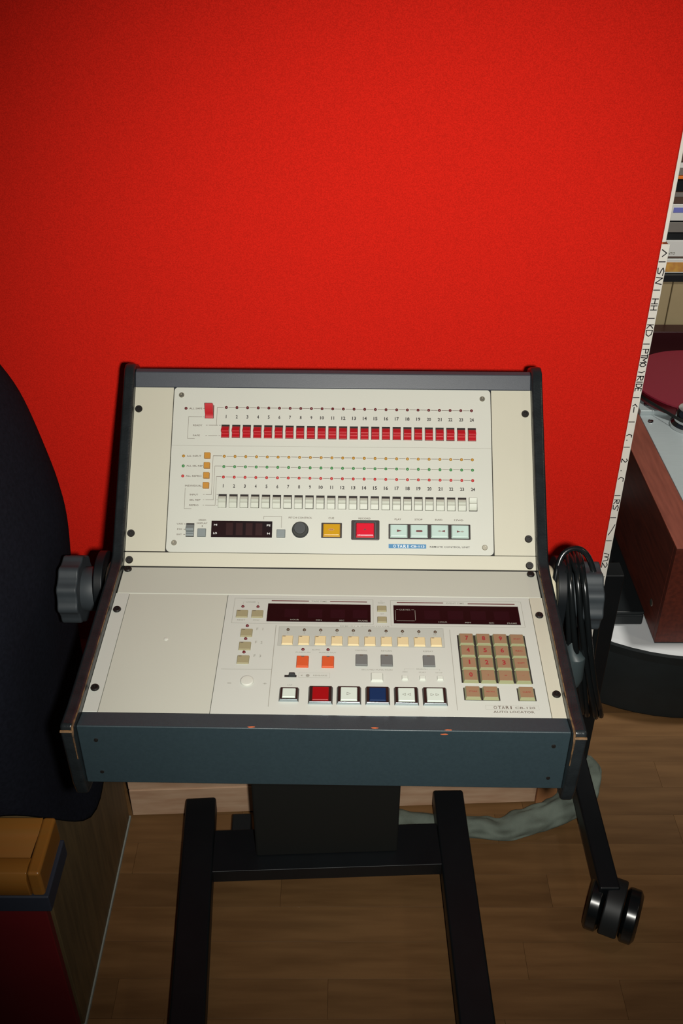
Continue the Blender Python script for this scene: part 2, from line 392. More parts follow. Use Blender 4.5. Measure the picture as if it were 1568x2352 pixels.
LU = (0, PT['B'][0], PT['B'][1]); RU = (AU, 0, 0)      # upper plane frame: x = u, y = t, z = normal
LL = (0, PT['C'][0], PT['C'][1]); RL = (AL, 0, 0)
def plate(name, poly, z1, m, loc, rot, z0=-3.0, parent=None, bevel=.0004):
    return MB().prism([(p[0]*M_, p[1]*M_) for p in poly], z0*M_, z1*M_, 'z').build(name, m, parent or CON, loc, rot, bevel=bevel, seg=1)
def rc(u0, u1, v0, v1): return [(u0,v0),(u1,v0),(u1,v1),(u0,v1)]
plate('filler_plate', rc(-241.2, -194.0, 18.6, 223.8), -.4, 'cream_warm', LU, RU)
plate('filler_plate', rc(193.2, 241.2, 18.2, 223.4), -.4, 'cream_warm', LU, RU)
plate('filler_strip', rc(-241.2, 241.2, .9, 17.6), -.4, 'cream_warm', LU, RU)
RCU = plate('remote_control_panel', rrect(-193.2, 192.4, 18.0, 223.4, 5), 0, 'cream', LU, RU)
RCU['label'] = 'upper cream panel with two rows of 24 switches'
plate('fold_strip', rc(-241.2, 241.2, 175.3, 221.6), 0, 'cream_mid', LL, RL, bevel=.0016)
plate('edge_strip', rc(-241.2, -226.1, .6, 175.1), .5, 'cream_cool', LL, RL)
plate('edge_strip', rc(226.7, 241.2, .2, 175.1), .5, 'cream_warm', LL, RL)
bl = plate('blank_plate', rc(-225.8, -114.1, .4, 175.1), -.3, 'cream_mid', LL, RL)
LOC = plate('auto_locator_panel', rc(-113.7, 226.4, .4, 175.1), 0, 'cream_cool', LL, RL)
LOC['label'] = 'lower cream panel with keypad, locate keys and transport buttons'
MB().lathe([(.0026, -.0004), (.0022, .0003), (.001, .0006)], 14).build('hole_plug', 'cream', bl, (-.1733, .1038, 0))

# screws
def screw_mesh(name, r, hgt, m, hexr):
    s = MB(); s.lathe([(r, 0), (r, hgt*.45), (r*.82, hgt), (r*.42, hgt), (r*.38, hgt*.35)], 18, cap=True)
    return s.mesh(name, m)
sb = screw_mesh('rack_screw', .0045, .0026, 'screw_black', 0); ss = screw_mesh('panel_screw', .0033, .0014, 'screw_steel', 0)
for u, t in ((-235.4,194.7),(233.9,193),(-235.3,39.9),(233.3,38.2),(-235.4,8),(233.6,6.4)):
    place('rack_screw', sb, CON, (u*M_, LU[1] + t*M_*math.cos(AU) + .0004*math.sin(AU), LU[2] + t*M_*math.sin(AU) - .0004*math.cos(AU)), RU)
for u, t in ((-234.7,147.6),(-234.8,31.9),(234.1,146.2),(235.4,30.8),(-235.2,215.7),(233.7,214.6)):
    place('rack_screw', sb, CON, (u*M_, LL[1] + t*M_*math.cos(AL) - .0005*math.sin(AL), LL[2] + t*M_*math.sin(AL) + .0003), RL)
for u, t in ((-184,213),(182.3,211.5),(-183.8,29),(181.8,27.3)): place('panel_screw', ss, RCU, (u*M_, t*M_, 0))

# ---- upper panel parts (mm in panel frame)
def dome(name, r, m):
    return MB().lathe([(r*1.12, 0), (r*1.0, .0006), (r*.75, .0013), (r*.3, .0017)], 12).mesh(name, m)
LED = {c: dome('indicator_lamp', .0017, 'led_' + c) for c in ('dark', 'amber', 'green', 'red', 'brown')}
def led(par, c, u, t):
    o = place('indicator_lamp', LED[c], par, (u*M_, t*M_, 0), smooth=True); return o
TX = [-128.75 + 12.945*i for i in range(24)]
slope = lambda i: -.05*i*1.3/1.15
ROCK = {}
def rocker(name, m, prof, wd=9.1):
    s = MB().prism([(p[0]*M_, p[1]*M_) for p in prof], -wd/2*M_, wd/2*M_, 'x'); return s.mesh(name, m)
red_me = rocker('rocker_switch', 'switch_red', [(-8,-.5),(-8,2.6),(-7.4,2.9),(-3.4,1.6),(-2.6,2.2),(-2.0,5.2),(-1.2,6.2),(.2,6.0),(5.8,1.6),(5.8,-.5)])
wht_me = rocker('rocker_switch', 'switch_white', [(-8,-.5),(-8,1.4),(-2.4,3.4),(-1.6,3.0),(1.2,3.2),(1.8,4.2),(5.2,2.4),(6,.8),(6,-.5)])
wht_up = rocker('rocker_switch', 'switch_white', [(-7.6,-.5),(-7.4,1.0),(-4.4,2.4),(.4,3.6),(1.0,3.2),(3.6,3.4),(7.6,4.6),(7.9,1.4),(7.9,-.5)])
slot_me = mmbox(-4.95, 4.95, -8.3, 8.3, -.4, .12).mesh('switch_slot', 'slot_dark')
for i, u in enumerate(TX):
    d = slope(i)
    place('switch_slot', slot_me, RCU, (u*M_, (167.3+d)*M_, 0)); place('switch_slot', slot_me, RCU, (u*M_, (80.5+d)*M_, 0))
    j = random.uniform(-.25, .25)
    place('rocker_switch', red_me, RCU, (u*M_, (167.2+d+j)*M_, 0), bevel=.0005, seg=2)
    place('rocker_switch', wht_up if i == 23 else wht_me, RCU, ((u-.2)*M_, (80.4+d+random.uniform(-.2,.2))*M_, 0), bevel=.0004, seg=1)
    led(RCU, 'dark', u, 197.6+d); led(RCU, 'amber', u, 135.7+d); led(RCU, 'green', u, 122.9+d); led(RCU, 'red', u, 109.9+d)
led(RCU, 'dark', -177.8, 196); led(RCU, 'amber', -177.8, 135.6); led(RCU, 'green', -177.6, 123.2); led(RCU, 'red', -177.6, 110.7)
mmbox(-154.4, -143.6, 183.4, 200.2, -.4, .12).build('switch_slot', 'slot_dark', RCU)
MB().prism([(p[0]*M_, p[1]*M_) for p in [(-8.2,-.5),(-8.2,1.2),(-4,2.6),(-2.4,4.4),(-1.4,5.4),(7.4,10.5),(8.2,10.0),(8.2,-.5)]], -.0049, .0049, 'x').build('rocker_switch', 'switch_red', RCU, (-.1490, .1916, 0), bevel=.0006)
for t in (135.8, 123.5, 111.1, 98.8):
    MB().frus((-.0038,.0038,-.0038,.0038), (-.0035,.0035,-.0035,.0035), 0, .0042).build('push_button', 'amber_key', RCU, (-.1489, t*M_, 0), bevel=.0004, seg=1)
# tape speed selector, display, small keys
mmbox(-170.5, -160.8, 36.4, 52.8, -.3, .12).build('selector_slot', 'slot_dark', RCU)
MB().prism([(p[0]*M_, p[1]*M_) for p in [(-7.6,-.3),(-7.6,1.4),(-5.2,2.2),(-4.8,1.0),(-2.2,1.0),(-1.6,4.4),(1.6,4.6),(6.6,1.0),(6.6,-.3)]], -.0046, .0046, 'x').build('slide_switch', 'grey_key', RCU, (-.16565, .0446, 0), bevel=.0004, seg=1)
for u0, u1 in ((-156.9, -146.4), (-63.3, -52.7)):
    MB().frus((u0*M_,u1*M_,.0362,.0466), ((u0+.6)*M_,(u1-.6)*M_,.0368,.0460), 0, .0024).build('push_button', 'grey_key', RCU, bevel=.0004, seg=1)
mmbox(-140.6, -68.5, 36.3, 56.1, -.3, .5).build('display_window', 'display', RCU, bevel=.0003, seg=1)
dg = MB()
for k in range(4): dg.box((-123+k*11.6)*M_, (-115+k*11.6)*M_, .039, .0535, .0004, .00053)
dg.build('digit_tube', 'display_tube', RCU)
MB().lathe([(9.9*M_,0),(9.9*M_,1.2*M_),(9.2*M_,1.8*M_),(8.8*M_,2*M_),(7.4*M_,11*M_),(6.8*M_,12*M_),(0.2*M_,12*M_)], 36).build('pitch_knob', 'knob_black', RCU, (-.0353, .0462, 0), bevel=.0003, seg=1)
mmbox(-10.4, 13.8, 36.6, 54.9, -.3, 1.2).build('button_bezel', 'bezel_black', RCU, bevel=.0004, seg=1)
MB().frus((-.0088,.0122,.0374,.0541), (-.0074,.0110,.0396,.0530), .0010, .0036).build('cue_button', 'amber_lens', RCU, bevel=.0008)
gd = MB(); gp = [(p[0]*M_, p[1]*M_) for p in rrect(24.9, 58.1, 34.6, 58.5, 1.6)]
gd.prism(gp, 0, .0020, 'z'); gd.build('record_guard', 'bezel_black', RCU, bevel=.0006)
fg = MB()
for a in ((28.6,54,55.6,56.4),(28.6,29.6,36.4,56.4),(53,54,36.4,56.4)): fg.box(a[0]*M_,a[1]*M_,a[2]*M_,a[3]*M_,.002,.0034)
fg.build('guard_lip', 'knob_grey', RCU)
MB().frus((.0300,.0523,.0366,.0550), (.0312,.0512,.0392,.0542), .0018, .0052).build('record_button', 'red_lens', RCU, bevel=.0009)
mmbox(68.9, 165.2, 36.4, 54.6, -.3, 1.0).build('button_bezel', 'bezel_black', RCU, bevel=.0004, seg=1)
for c in (80.9, 104.75, 129.0, 153.0):
    MB().frus(((c-10.6)*M_,(c+10.6)*M_,.0374,.0537), ((c-9.4)*M_,(c+9.4)*M_,.0392,.0530), .0008, .0034).build('transport_button', 'pale_lens', RCU, bevel=.0006)
# printing on the upper panel
p = Print(); g = Print(); wh = Print(); wh.z = .0007
for i, u in enumerate(TX):
    d = slope(i)
    for t in (185.9, 99.0): p.text(str(i+1), u+.2, t+d, 4.3, .8 if i == 0 else (2.2 if i < 9 else (3.4 if i == 10 else 4.8)), bold=1)
    if i < 23:
        for t in (197.6, 135.9, 123.1, 110.1): g.hl(u+2.7, u+10.6, t+d, .55)
for a, b, t, h_ in (('ALL SAFE',(-173.9,-158.1),195.9,2.1),('READY',(-168.1,-157),174.5,2.1),('SAFE',(-167.9,-159.4),161.6,2.1),('ALL INPUT',(-173.9,-156.6),135.6,2.1),
                 ('ALL SEL\u00b7REP',(-173.9,-153.9),123.4,2.1),('ALL REPRO',(-174,-155),110.8,2.1),('INDIVIDUAL',(-174.2,-153.8),98.7,2.1),('INPUT',(-168,-158),87.8,2.1),
                 ('SEL REP',(-168,-155),81.3,2.1),('REPRO',(-168,-157),74.8,2.1),('VARI',(-181.8,-174.6),51.9,1.7),('FIX',(-180.8,-174.8),45.5,1.7),('EXT',(-181,-175),39.2,1.7),
                 ('SPEED',(-156,-147),56.7,1.9),('DISPLAY',(-158,-145.2),53,1.9),('1',(-151.8,-151),49.5,1.9),('PITCH CONTROL',(-49.4,-21.6),60.9,2.1),('CUE',(-2.2,4.4),60.8,2.4),
                 ('RECORD',(33.4,47.5),60.8,2.2),('PLAY',(76,84),60.3,2.1),('STOP',(99.6,108.8),60.2,2.1),('RWD',(123.8,132.4),60,2.1),('F.FWD',(146.3,157),59.8,2.1)):
    g.text(a, (b[0]+b[1])/2, t, h_, b[1]-b[0])
p.text('REMOTE CONTROL UNIT', 140.9, 27.5, 2.0, 47)
g.hl(-174.2,-157.7,185.4); g.hl(-156.4,-154.8,185.4); g.vl(-174.1,157.6,185.4,.35); g.hl(-174.1,-165.5,157.6,.35); g.hl(-157,-155,196)
for t in (174.7, 161.5): g.hl(-152.6,-150.6,t); g.hl(-149.2,-138.2,t); g.hl(-136.8,-134.6,t)
g.vl(-139.8,174.7,197.6,.35); g.hl(-139.8,-132,197.6,.55)
for u, t1, t0 in ((-142.2,136.2,88), (-139.7,123.3,81.5), (-137.2,110.4,75)):
    g.vl(u, t0, t1, .35); g.hl(u, -131.2, t1, .55); g.hl(-152,-150.4,t0); g.hl(-149,u,t0,.5); g.hl(-135.9,-134.4,t0)
g.vl(-173.8,70.6,96,.35); g.hl(-173.8,-165.3,70.6,.35)
for t in (51.9, 45.5, 39.2): g.hl(-173.2,-171.3,t,.6)
g.vl(-78.8,58.4,62.3,.35); g.hl(-78.8,-57.7,62.3,.35); g.vl(-57.75,48.6,62.3,.35)
g.hl(-192.6,192,148.8,.18)
b_ = Print(); b_.rect(69, 113.1, 25.4, 30.4); b_.build('brand_plate', 'logo_blue', RCU)
for s_, u, t, h_, wd in (('HI',-135.6,51.2,2.2,3.6),('LO',-135.7,40.9,2.4,4.4),('PS',-72.8,51,2.4,4.4),('N',-72.7,41.2,2.2,3)): wh.text(s_, u, t, h_, wd)
wb_ = Print(); wb_.z = .00028
wb_.text('CB-113', 103, 27.7, 2.4, 16)
for ch, u in zip('OTARI', (76.0, 80.4, 83.7, 88, 91.6)): wb_.text(ch, u, 27.8, 3.6, 3.2 if ch != 'I' else 1)
wb_.build('brand_lettering', 'ink_white', RCU)
def symbol(z, m, par, *polys):
    q = Print(); q.z = z
    for f_ in polys: q.poly(f_)
    q.build('button_symbol', m, par)
def outline_tip(u, t, s_): return [(u,t+.4),(u,t-.4),(u+2*s_,t-1),(u+4.4*s_,t),(u+2*s_,t+1)][::s_]
symbol(.0036, 'ink_maroon', RCU, [(78.6,47.2),(78.6,44.2),(84.4,45.7)])
symbol(.0036, 'ink_maroon', RCU, rrect(101,108.6,44.4,46.6,1))
symbol(.0036, 'ink_maroon', RCU, [(135,47.1),(135,44.5),(130.4,45.8)]); symbol(.0036, 'ink_grey', RCU, outline_tip(130.6,45.8,-1))
symbol(.0036, 'ink_maroon', RCU, [(149,46.8),(149,44.2),(153.6,45.5)]); symbol(.0036, 'ink_grey', RCU, outline_tip(153.4,45.5,1))
ps = Print(); ps.z = .0038
ps.poly([(1.4+3.8*math.cos(2*math.pi*k/16), 46.2+1.5*math.sin(2*math.pi*k/16)) for k in range(16)]); ps.build('button_symbol', 'amber_key', RCU)
ps = Print(); ps.z = .0040; ps.text('CUE', 1.4, 46.2, 1.3, 3.6); ps.build('button_symbol', 'ink_maroon', RCU)
ps = Print(); ps.z = .0054
ps.poly([(41+1.1*math.cos(2*math.pi*k/16), 46.4+1.1*math.sin(2*math.pi*k/16)) for k in range(16)]); ps.build('button_symbol', 'ink_maroon', RCU)
p.build('printed_lettering', 'ink_black', RCU); g.build('printed_lines', 'ink', RCU); wh.build('display_lettering', 'ink_white', RCU)

# ---- lower panel parts
def key(u0, u1, t0, t1, hgt, m, name='push_button', ins=.5, bev=.0004):
    return MB().frus((u0*M_,u1*M_,t0*M_,t1*M_), ((u0+ins)*M_,(u1-ins)*M_,(t0+ins)*M_,(t1-ins)*M_), -.0002, hgt*M_).build(name, m, LOC, bevel=bev, seg=1)
def ktop(n, u0, u1, t0, t1, z, pr_, wd=3): pr_.add([((u0)*M_,t0*M_,z*M_),(u1*M_,t0*M_,z*M_),(u1*M_,t1*M_,z*M_),(u0*M_,t1*M_,z*M_)], [(0,1,2,3)])
marks = Print()
HK = 1.8
for u in (-101.6, -84.6):
    key(u, u+13.2, 137.6, 149.2, HK, 'khaki_key'); ktop('', u+1.4, u+4.6, 146.9, 147.9, HK+.08, marks)
for t in (107.6, 87.8, 67.9):
    key(-93.9, -80.7, t, t+12.0, HK, 'khaki_key'); ktop('', -92.4, -89.2, t+9.6, t+10.7, HK+.08, marks); led(LOC, 'dark', -87.4, t+17.4)
led(LOC, 'dark', -95.2, 155.6); led(LOC, 'dark', -78.3, 155.5)
for t in (149.4, 132.0): key(54.7, 65.5, t, t+9.2, HK, 'khaki_key')
for k in range(10):
    u = -48.6 + 17.78*k
    key(u, u+12.4, 96.6, 109.6, 2.2, 'butter_key'); ktop('', u+1.2, u+4.2, 107.4, 108.3, 2.28, marks); led(LOC, 'brown', u+6.1, 119.8-.09*k)
for u in (-31.1, -4.4): key(u, u+13.2, 63.6, 79.6, 2.6, 'orange_key'); ktop('', u+5, u+8.2, 77.2, 78.6, 2.68, marks); led(LOC, 'dark', u+6.2, 90.4)
for u in (31, 57.5, 101.9): key(u, u+13, 66.8, 82.6, 2.6, 'slate_key'); ktop('', u+4.6, u+8, 80, 81.4, 2.68, marks)
key(47, 60, 45.2, 57, 2.6, 'white_key', ins=.8)
for u in (79, 97.2, 115.4): key(u, u+6.6, 48, 53.8, 2.2, 'white_key', ins=.4)
marks.build('key_window', 'ink', LOC)
# display windows
mmbox(-67.3, 47.6, 132.5, 161.1, -.3, .4).build('display_window', 'display_maroon', LOC, bevel=.0003, seg=1)
mmbox(73, 212.2, 131.5, 160.6, -.3, .4).build('display_window', 'display_maroon', LOC, bevel=.0003, seg=1)
dg = MB()
for u in (-48,-22,3,28): dg.box(u*M_, (u+16)*M_, .139, .152, .0003, .00045)
for u in (107,133,158,184): dg.box(u*M_, (u+17)*M_, .1385, .152, .0003, .00045)
dg.build('digit_tube', 'display_tube2', LOC)
# large transport buttons
def big(u0, u1, t0, t1, m, hgt=3.0):
    MB().frus((u0*M_,u1*M_,t0*M_,t1*M_), ((u0+1.6)*M_,(u1-1.6)*M_,(t0+1.2)*M_,(t1-.5)*M_), -.0002, hgt*M_, 0, 1, 0).build('button_bezel', ['bezel_black', 'chrome'], LOC, bevel=.0003, seg=1)
    c = (u0+u1)/2; hw = (u1-u0)*.345
    MB().frus(((c-hw)*M_,(c+hw)*M_,(t0+2.4)*M_,(t1-2.6)*M_), ((c-hw+.7)*M_,(c+hw-.7)*M_,(t0+3.1)*M_,(t1-3.2)*M_), .0028, (hgt+1.6)*M_).build('transport_button', m, LOC, bevel=.0005)
big(-46.3, -25.9, 17.0, 34.6, 'lens_white')
for u, m in zip((-16.7, 12.1, 41.2, 70.3, 99.2), ('lens_red', 'lens_white', 'lens_blue', 'lens_white', 'lens_white')): big(u, u+25.2, 14.0, 37.0, m)
def tri(pr_, u, t, s_, a=1.7, b=3.2, th=.3):
    pr_.poly([(u,t-a),(u+th*s_,t-a),(u+th*s_,t+a),(u,t+a)][::s_]); pr_.poly([(u,t+a),(u,t+a-th*1.4),(u+b*s_,t-.1),(u+b*s_,t+.2)][::s_]); pr_.poly([(u,t-a+th*1.4),(u,t-a),(u+b*s_,t-.2),(u+b*s_,t+.1)][::s_])
for u, s_, a_, b_l in ((22.6,1,1.9,3.8),(82.0,-1,1.7,3.2),(87.2,-1,1.7,3.2),(107.2,1,1.7,3.2),(112.4,1,1.7,3.2)):
    sy = Print(); sy.z = .0047; tri(sy, u, 25, s_, a_, b_l); sy.build('button_symbol', 'ink', LOC)
# keypad
mmbox(140.6, 213.8, 45.6, 114.6, -.3, .2).build('keypad_well', 'slot_dark', LOC)
pads = [['7','8','9','INC'],['4','5','6','REC'],['1','2','3','SHIFT'],['0','.','\u2013','\u2192']]
def klet(t, u, v, h, wd, nm, bold=0):
    q = Print(); q.z = .00355; q.text(t, u, v, h, wd, bold=bold); q.build(nm, 'ink_red', LOC)
kme = MB().frus((-.0083,.0083,-.0080,.0086), (-.0068,.0068,-.0064,.0080), -.0002, .0034, 0, 1, 1).mesh('keypad_key', ['tan_key', 'olive_cap'])
ROWT = (106.0, 88.3, 70.7, 53.0)
for r in range(4):
    for c in range(4):
        u = 150.3 + 18.05*c + .0; t = ROWT[r] + .1 - .12*c
        place('keypad_key', kme, LOC, (u*M_, t*M_, 0), bevel=.0003, seg=1)
        if pads[r][c].isdigit(): klet(pads[r][c], u+.2, t+1.2, 6.4, 3.6 if pads[r][c] != '1' else 1.5, 'key_numeral', 1)
        else: klet(pads[r][c], u, t+.8, 2 if len(pads[r][c]) > 1 else (1.2 if pads[r][c] == '.' else .7), 7.5 if len(pads[r][c]) > 2 else (1.2 if pads[r][c] == '.' else 2.6), 'key_lettering')
for u, s_ in ((150.6,'STORE'), (168.6,'RECALL'), (205.1,'CLEAR')):
    mmbox(u-9.2, u+9.2, 22.2, 39, -.3, .15).build('key_well', 'slot_dark', LOC)
    place('keypad_key', kme, LOC, (u*M_, .0304, 0), bevel=.0003, seg=1); klet(s_, u, 31.2, 1.9, 8.6, 'key_lettering')
# rotary boss, slide switch
MB().lathe([(7*M_,0),(6.9*M_,1.4*M_),(6*M_,2.2*M_),(3*M_,2.5*M_),(.6*M_,2.4*M_)], 30).build('shuttle_knob', 'cream', LOC, (-.0804, .0440, 0), bevel=.0003, seg=1)
mmbox(-42.3, -29.8, 50.4, 53.2, -.3, .3).build('selector_slot', 'slot_dark', LOC)
MB().frus((-.0383,-.0306,.0500,.0536), (-.0372,-.0315,.0506,.0532), 0, .0048).build('slide_switch', 'black_plastic', LOC, bevel=.0006)
# printing on the lower panel
g = Print(); p = Print(); wh = Print(); wh.z = .0006; mr = Print(); gy = Print(); gy.z = .0001
gy.poly(rrect(-52.5, 126.4, 95.6, 124.6, 2)); gy.build('printed_field', 'panel_grey', LOC)
g.z = .00018
g.frame(-105.2, 50.4, 129.2, 169.0, .35); g.frame(69.9, 216.3, 127.7, 168.2, .35)
g.vl(-56.1, 10.4, 126.7, .6); g.hl(-109, -56.2, 60.8, .5); g.vl(133.4, 8.8, 122.8, .5)
for a, b in ((-52.4,126.4),): g.hl(a, b, 124.6, .3); g.hl(a, b, 95.6, .3); g.vl(a, 95.6, 124.6, .3); g.vl(b, 95.6, 124.6, .3)
for a, b, t, h_ in (('CHASER',(-92.2,-81.2),163,2.0),('RESET',(-99.4,-90.6),134,2.0),('SYNC',(-82,-75),134,2.0),('TAPE TIME',(-18.8,-1.6),165.3,2.4),('EVENT TIME',(132.6,152.4),164.7,2.4),
                 ('TC',(58.4,61),167,1.4),('RESET',(56.2,63.6),164,1.8),('SET',(58.6,62.4),146.3,1.6),('AUTO',(-15.4,-6.6),89.9,1.8),('PUNCH IN',(-32.4,-17),86.1,1.8),('PUNCH OUT',(-7.6,10.6),86.1,1.8),
                 ('CAN ROLL',(30.6,43.8),90,1.9),('RETURN',(58.4,69.8),89.6,1.9),('REPEAT',(103,113.6),89.7,1.9),('REHEARSE',(-12.6,2),53.2,1.8),('SECOND FUNCTION',(37.4,69.6),62.3,1.9),
                 ('SEARCH',(94.6,106),64,1.8),('ZERO',(80,85.4),59.8,1.4),('START',(97,104.6),59.4,1.4),('STOP',(114.4,121.6),59.2,1.4),('MEMORY & SEARCH TO CUE',(14,68),126.4,1.7),
                 ('LAP',(-38.5,-33.5),39.6,1.2)):
    g.text(a, (b[0]+b[1])/2, t, h_, b[1]-b[0])
for a, u, t in (('F',-76,120.3),('1',-70.1,120.2),('F',-75.8,100.2),('2',-69.9,99.9),('F',-75.6,80.2),('3',-69.8,79.9)): g.text(a, u, t, 3.6, .6 if a == '1' else 2)
for k in range(10): g.text(str(k+1), -42.5 + 17.72*k, 115.3, 3.0, .5 if k == 0 else (1.3 if k < 9 else 2.8))
for u in (-95.2, -78.3): g.vl(u, 159, 163, .25)
g.hl(-95.2, -93, 163, .25); g.hl(-80.4, -78.3, 163, .25); g.hl(82.4, 93, 64.2, .25); g.hl(107.6, 119, 64.2, .25); g.vl(82.4, 62, 64.2, .25); g.vl(119, 62, 64.2, .25)
g.frame(-27.5, 4.5, 50, 56.8, .2); g.text('-', -98.4, 41.1, .8, 4); g.text('+', -61.8, 41.1, 2.2, 4)
g.poly([(-25.8,53),(-23.8,54),(-23.8,52)]); g.poly([(-18.3+2*math.cos(2*math.pi*k/14), 53+2*math.sin(2*math.pi*k/14)) for k in range(14)])
for u in (150.4-4.6, 168.4-4.6): g.poly([(u-1,39.6),(u+1,39.6),(u,42)])
p.text('AUTO LOCATOR', 189.6, 7.5, 2.8, 41); p.text('CB-120', 201.5, 13, 2.7, 20)
for ch, u in zip('OTARI', (171.6, 176, 179.6, 183.8, 187.4)): p.text(ch, u, 13.2, 4.2, 3.4 if ch != 'I' else 1.2)
g.frame(162, 215.3, 10.4, 15.8, .15)
mr.rect(-63.7,-21.7,164.9,166.4); mr.rect(2.1,43.6,164.5,165.9); mr.rect(77.1,129.1,164.4,165.8); mr.rect(156.5,209.1,163.6,165)
for a, u, t in (('HOUR',-36.2,135),('MIN',-9.5,134.8),('SEC',15.6,134.7),('FRAME',38.9,134.6),('HOUR',126.8,134.1),('MIN',154.3,133.8),('SEC',180.1,133.6),('FRAME',202.6,133.4)):
    wh.text(a, u, t, 2.0, {'HOUR':9.6,'MIN':6.4,'SEC':5.6,'FRAME':10.6}[a])
wh.text('CUE NO.', 85.8, 153, 2.2, 12.5)
wh.hl(76,78.6,153,.45); wh.hl(93,96,153,.45); wh.vl(75,136.2,152.2,.45); wh.vl(96.9,136.2,152.2,.45); wh.hl(76,96,135.4,.45)
g.build('printed_lines', 'ink_grey', LOC); p.build('printed_lettering', 'ink', LOC); wh.build('display_lettering', 'ink_grey', LOC); mr.build('printed_bar', 'ink_maroon', LOC)

# ------------------------------------------------------------------ stand
BX, BY, BYAW = -.022, 1.03, R(2.4)
ST = thing('console_stand', 'black steel H-base floor stand with yoke and knobs holding the console', 'stand', (BX, BY, 0), BYAW)
for sgn, extra in ((-1, R(1.4)), (1, R(-1.6))):
    MB().box(-.0265, .0265, -.52, .15, .044, .08).build('base_rail', 'stand_black', ST, (sgn*.2165, 0, 0), (0, 0, extra), bevel=.004)
MB().box(-.191, .191, -.005, .078, .052, .08).build('cross_plate', 'stand_black', ST, bevel=.0015)
MB().box(-.1185, .1185, .022, .078, .08, .62).build('column', 'column_black', ST, bevel=.004)
for sgn in (-1, 1):
    for yy, ox in ((.06, -.0), (-.47, 0)):
        caster(ST, sgn*(.2165) + ox, yy, .019, R(8*sgn), .046, .014, .018)
MB().box(-.183+.019, -.15+.019, .085, .125, .02, .064).build('brake_block', 'black_plastic', ST, bevel=.003)
# yoke follows the console (it swivels on the column)
dyaw = R(-.8545) - BYAW
def yoke_pos(u, s_, h):   # console frame -> stand frame
    wv = Vector((ux0, .68, 0)) + Matrix.Rotation(R(-.8545), 3, 'Z') @ Vector((u, s_, h))
    return Matrix.Rotation(-BYAW, 3, 'Z') @ (wv - Vector((BX, BY, 0)))
yo = yoke_pos(0, 0, 0); yr = (0, 0, dyaw)
PS, PH = .272, .727
MB().box(-.282, .282, .235, .40, .62, .645).build('yoke_beam', 'stand_black', ST, yo, yr, bevel=.003)
for sgn in (-1, 1):
    arm = [(PS-.034, .62), (PS+.034, .62)] + [(PS+.038*math.cos(math.pi*k/12), PH+.012+.038*math.sin(math.pi*k/12)) for k in range(13)]
    MB().prism(arm, sgn*.2705, sgn*.2815, 'x').build('yoke_arm', 'stand_black', ST, yo, yr, bevel=.0015)
    MB().lathe([(.034, sgn*.2555), (.036, sgn*.258), (.036, sgn*.268), (.034, sgn*.2702)], 32, 'x', (0, PS, PH)).build('spacer_disc', 'bone_disc', ST, yo, yr, bevel=.001, seg=1)
    MB().lathe([(.0265, sgn*.282), (.0275, sgn*.284), (.0275, sgn*.302), (.026, sgn*.305)], 32, 'x', (0, PS, PH)).build('knob_hub', 'knob_grey', ST, yo, yr, bevel=.001, seg=1)
    n = 96; lobes = [(PS + (.0405 + .0024*max(-.5, math.cos(10*2*math.pi*k/n)))*math.cos(2*math.pi*k/n), PH + (.0405 + .0024*max(-.5, math.cos(10*2*math.pi*k/n)))*math.sin(2*math.pi*k/n)) for k in range(n)]
    MB().prism(lobes, sgn*.301, sgn*.326, 'x').build('star_knob', 'knob_grey', ST, yo, yr, bevel=.0025)

# ------------------------------------------------------------------ cable looped over the right knob
CB = thing('cable', 'coil of glossy black cable hung over the right-hand clamp knob', 'cable', (.275, .955, .77))
random.seed(11)
loops = [(-.008,.036,.132,.046,.0),(-.003,.050,.120,.054,.005),(.003,.034,.114,.043,-.004),(.006,.060,.130,.050,.004),(.011,.046,.108,.057,.0),(.013,.058,.122,.045,.003)]
pts = []
for lp, (cx, sw, hh, wy, tl) in enumerate(loops):
    nx = loops[(lp+1) % len(loops)] if lp < len(loops)-1 else loops[lp]
    for k in range(30):
        f_ = k/30; a = math.pi/2 + 2*math.pi*f_
        mix = lambda i: (cx, sw, hh, wy, tl)[i]*(1-f_) + nx[i]*f_
        z = math.sin(a); q = (1 - z)/2
        ca = math.cos(a); ca = math.copysign(abs(ca)**.55, ca)
        pts.append((mix(0) + mix(1)*q**1.3 + mix(4)*ca, mix(3)*ca - .002, .004 - mix(2) + mix(2)*z))
cm = MB(); cm.tube(pts, .0036, 8)
cm.build('cable_coil', 'cable_black', CB, smooth=True)
cm = MB(); cm.tube(smooth_path([(-.022,-.03,-.05),(-.02,-.02,-.015),(-.012,-.005,.014),(.004,.0,.022),(.02,-.004,.012),(.032,-.016,-.02),(.038,-.024,-.06),(.042,-.02,-.12),(.046,-.012,-.19),(.05,0,-.23)]), .0036, 8)
cm.build('cable_coil', 'cable_black', CB, smooth=True)
MB().tube([(.004,-.045,-.085),(.008,-.05,-.10),(.012,-.052,-.104),(.012,-.053,-.136),(.014,-.052,-.15)], [.007,.008,.0115,.0125,.008], 14).build('plug', 'connector_grey', CB, bevel=.001, seg=1)
MB().tube([(.014,-.052,-.148),(.022,-.046,-.19),(.034,-.03,-.235)], .0033, 8).build('cable_tail', 'cable_black', CB, smooth=True)

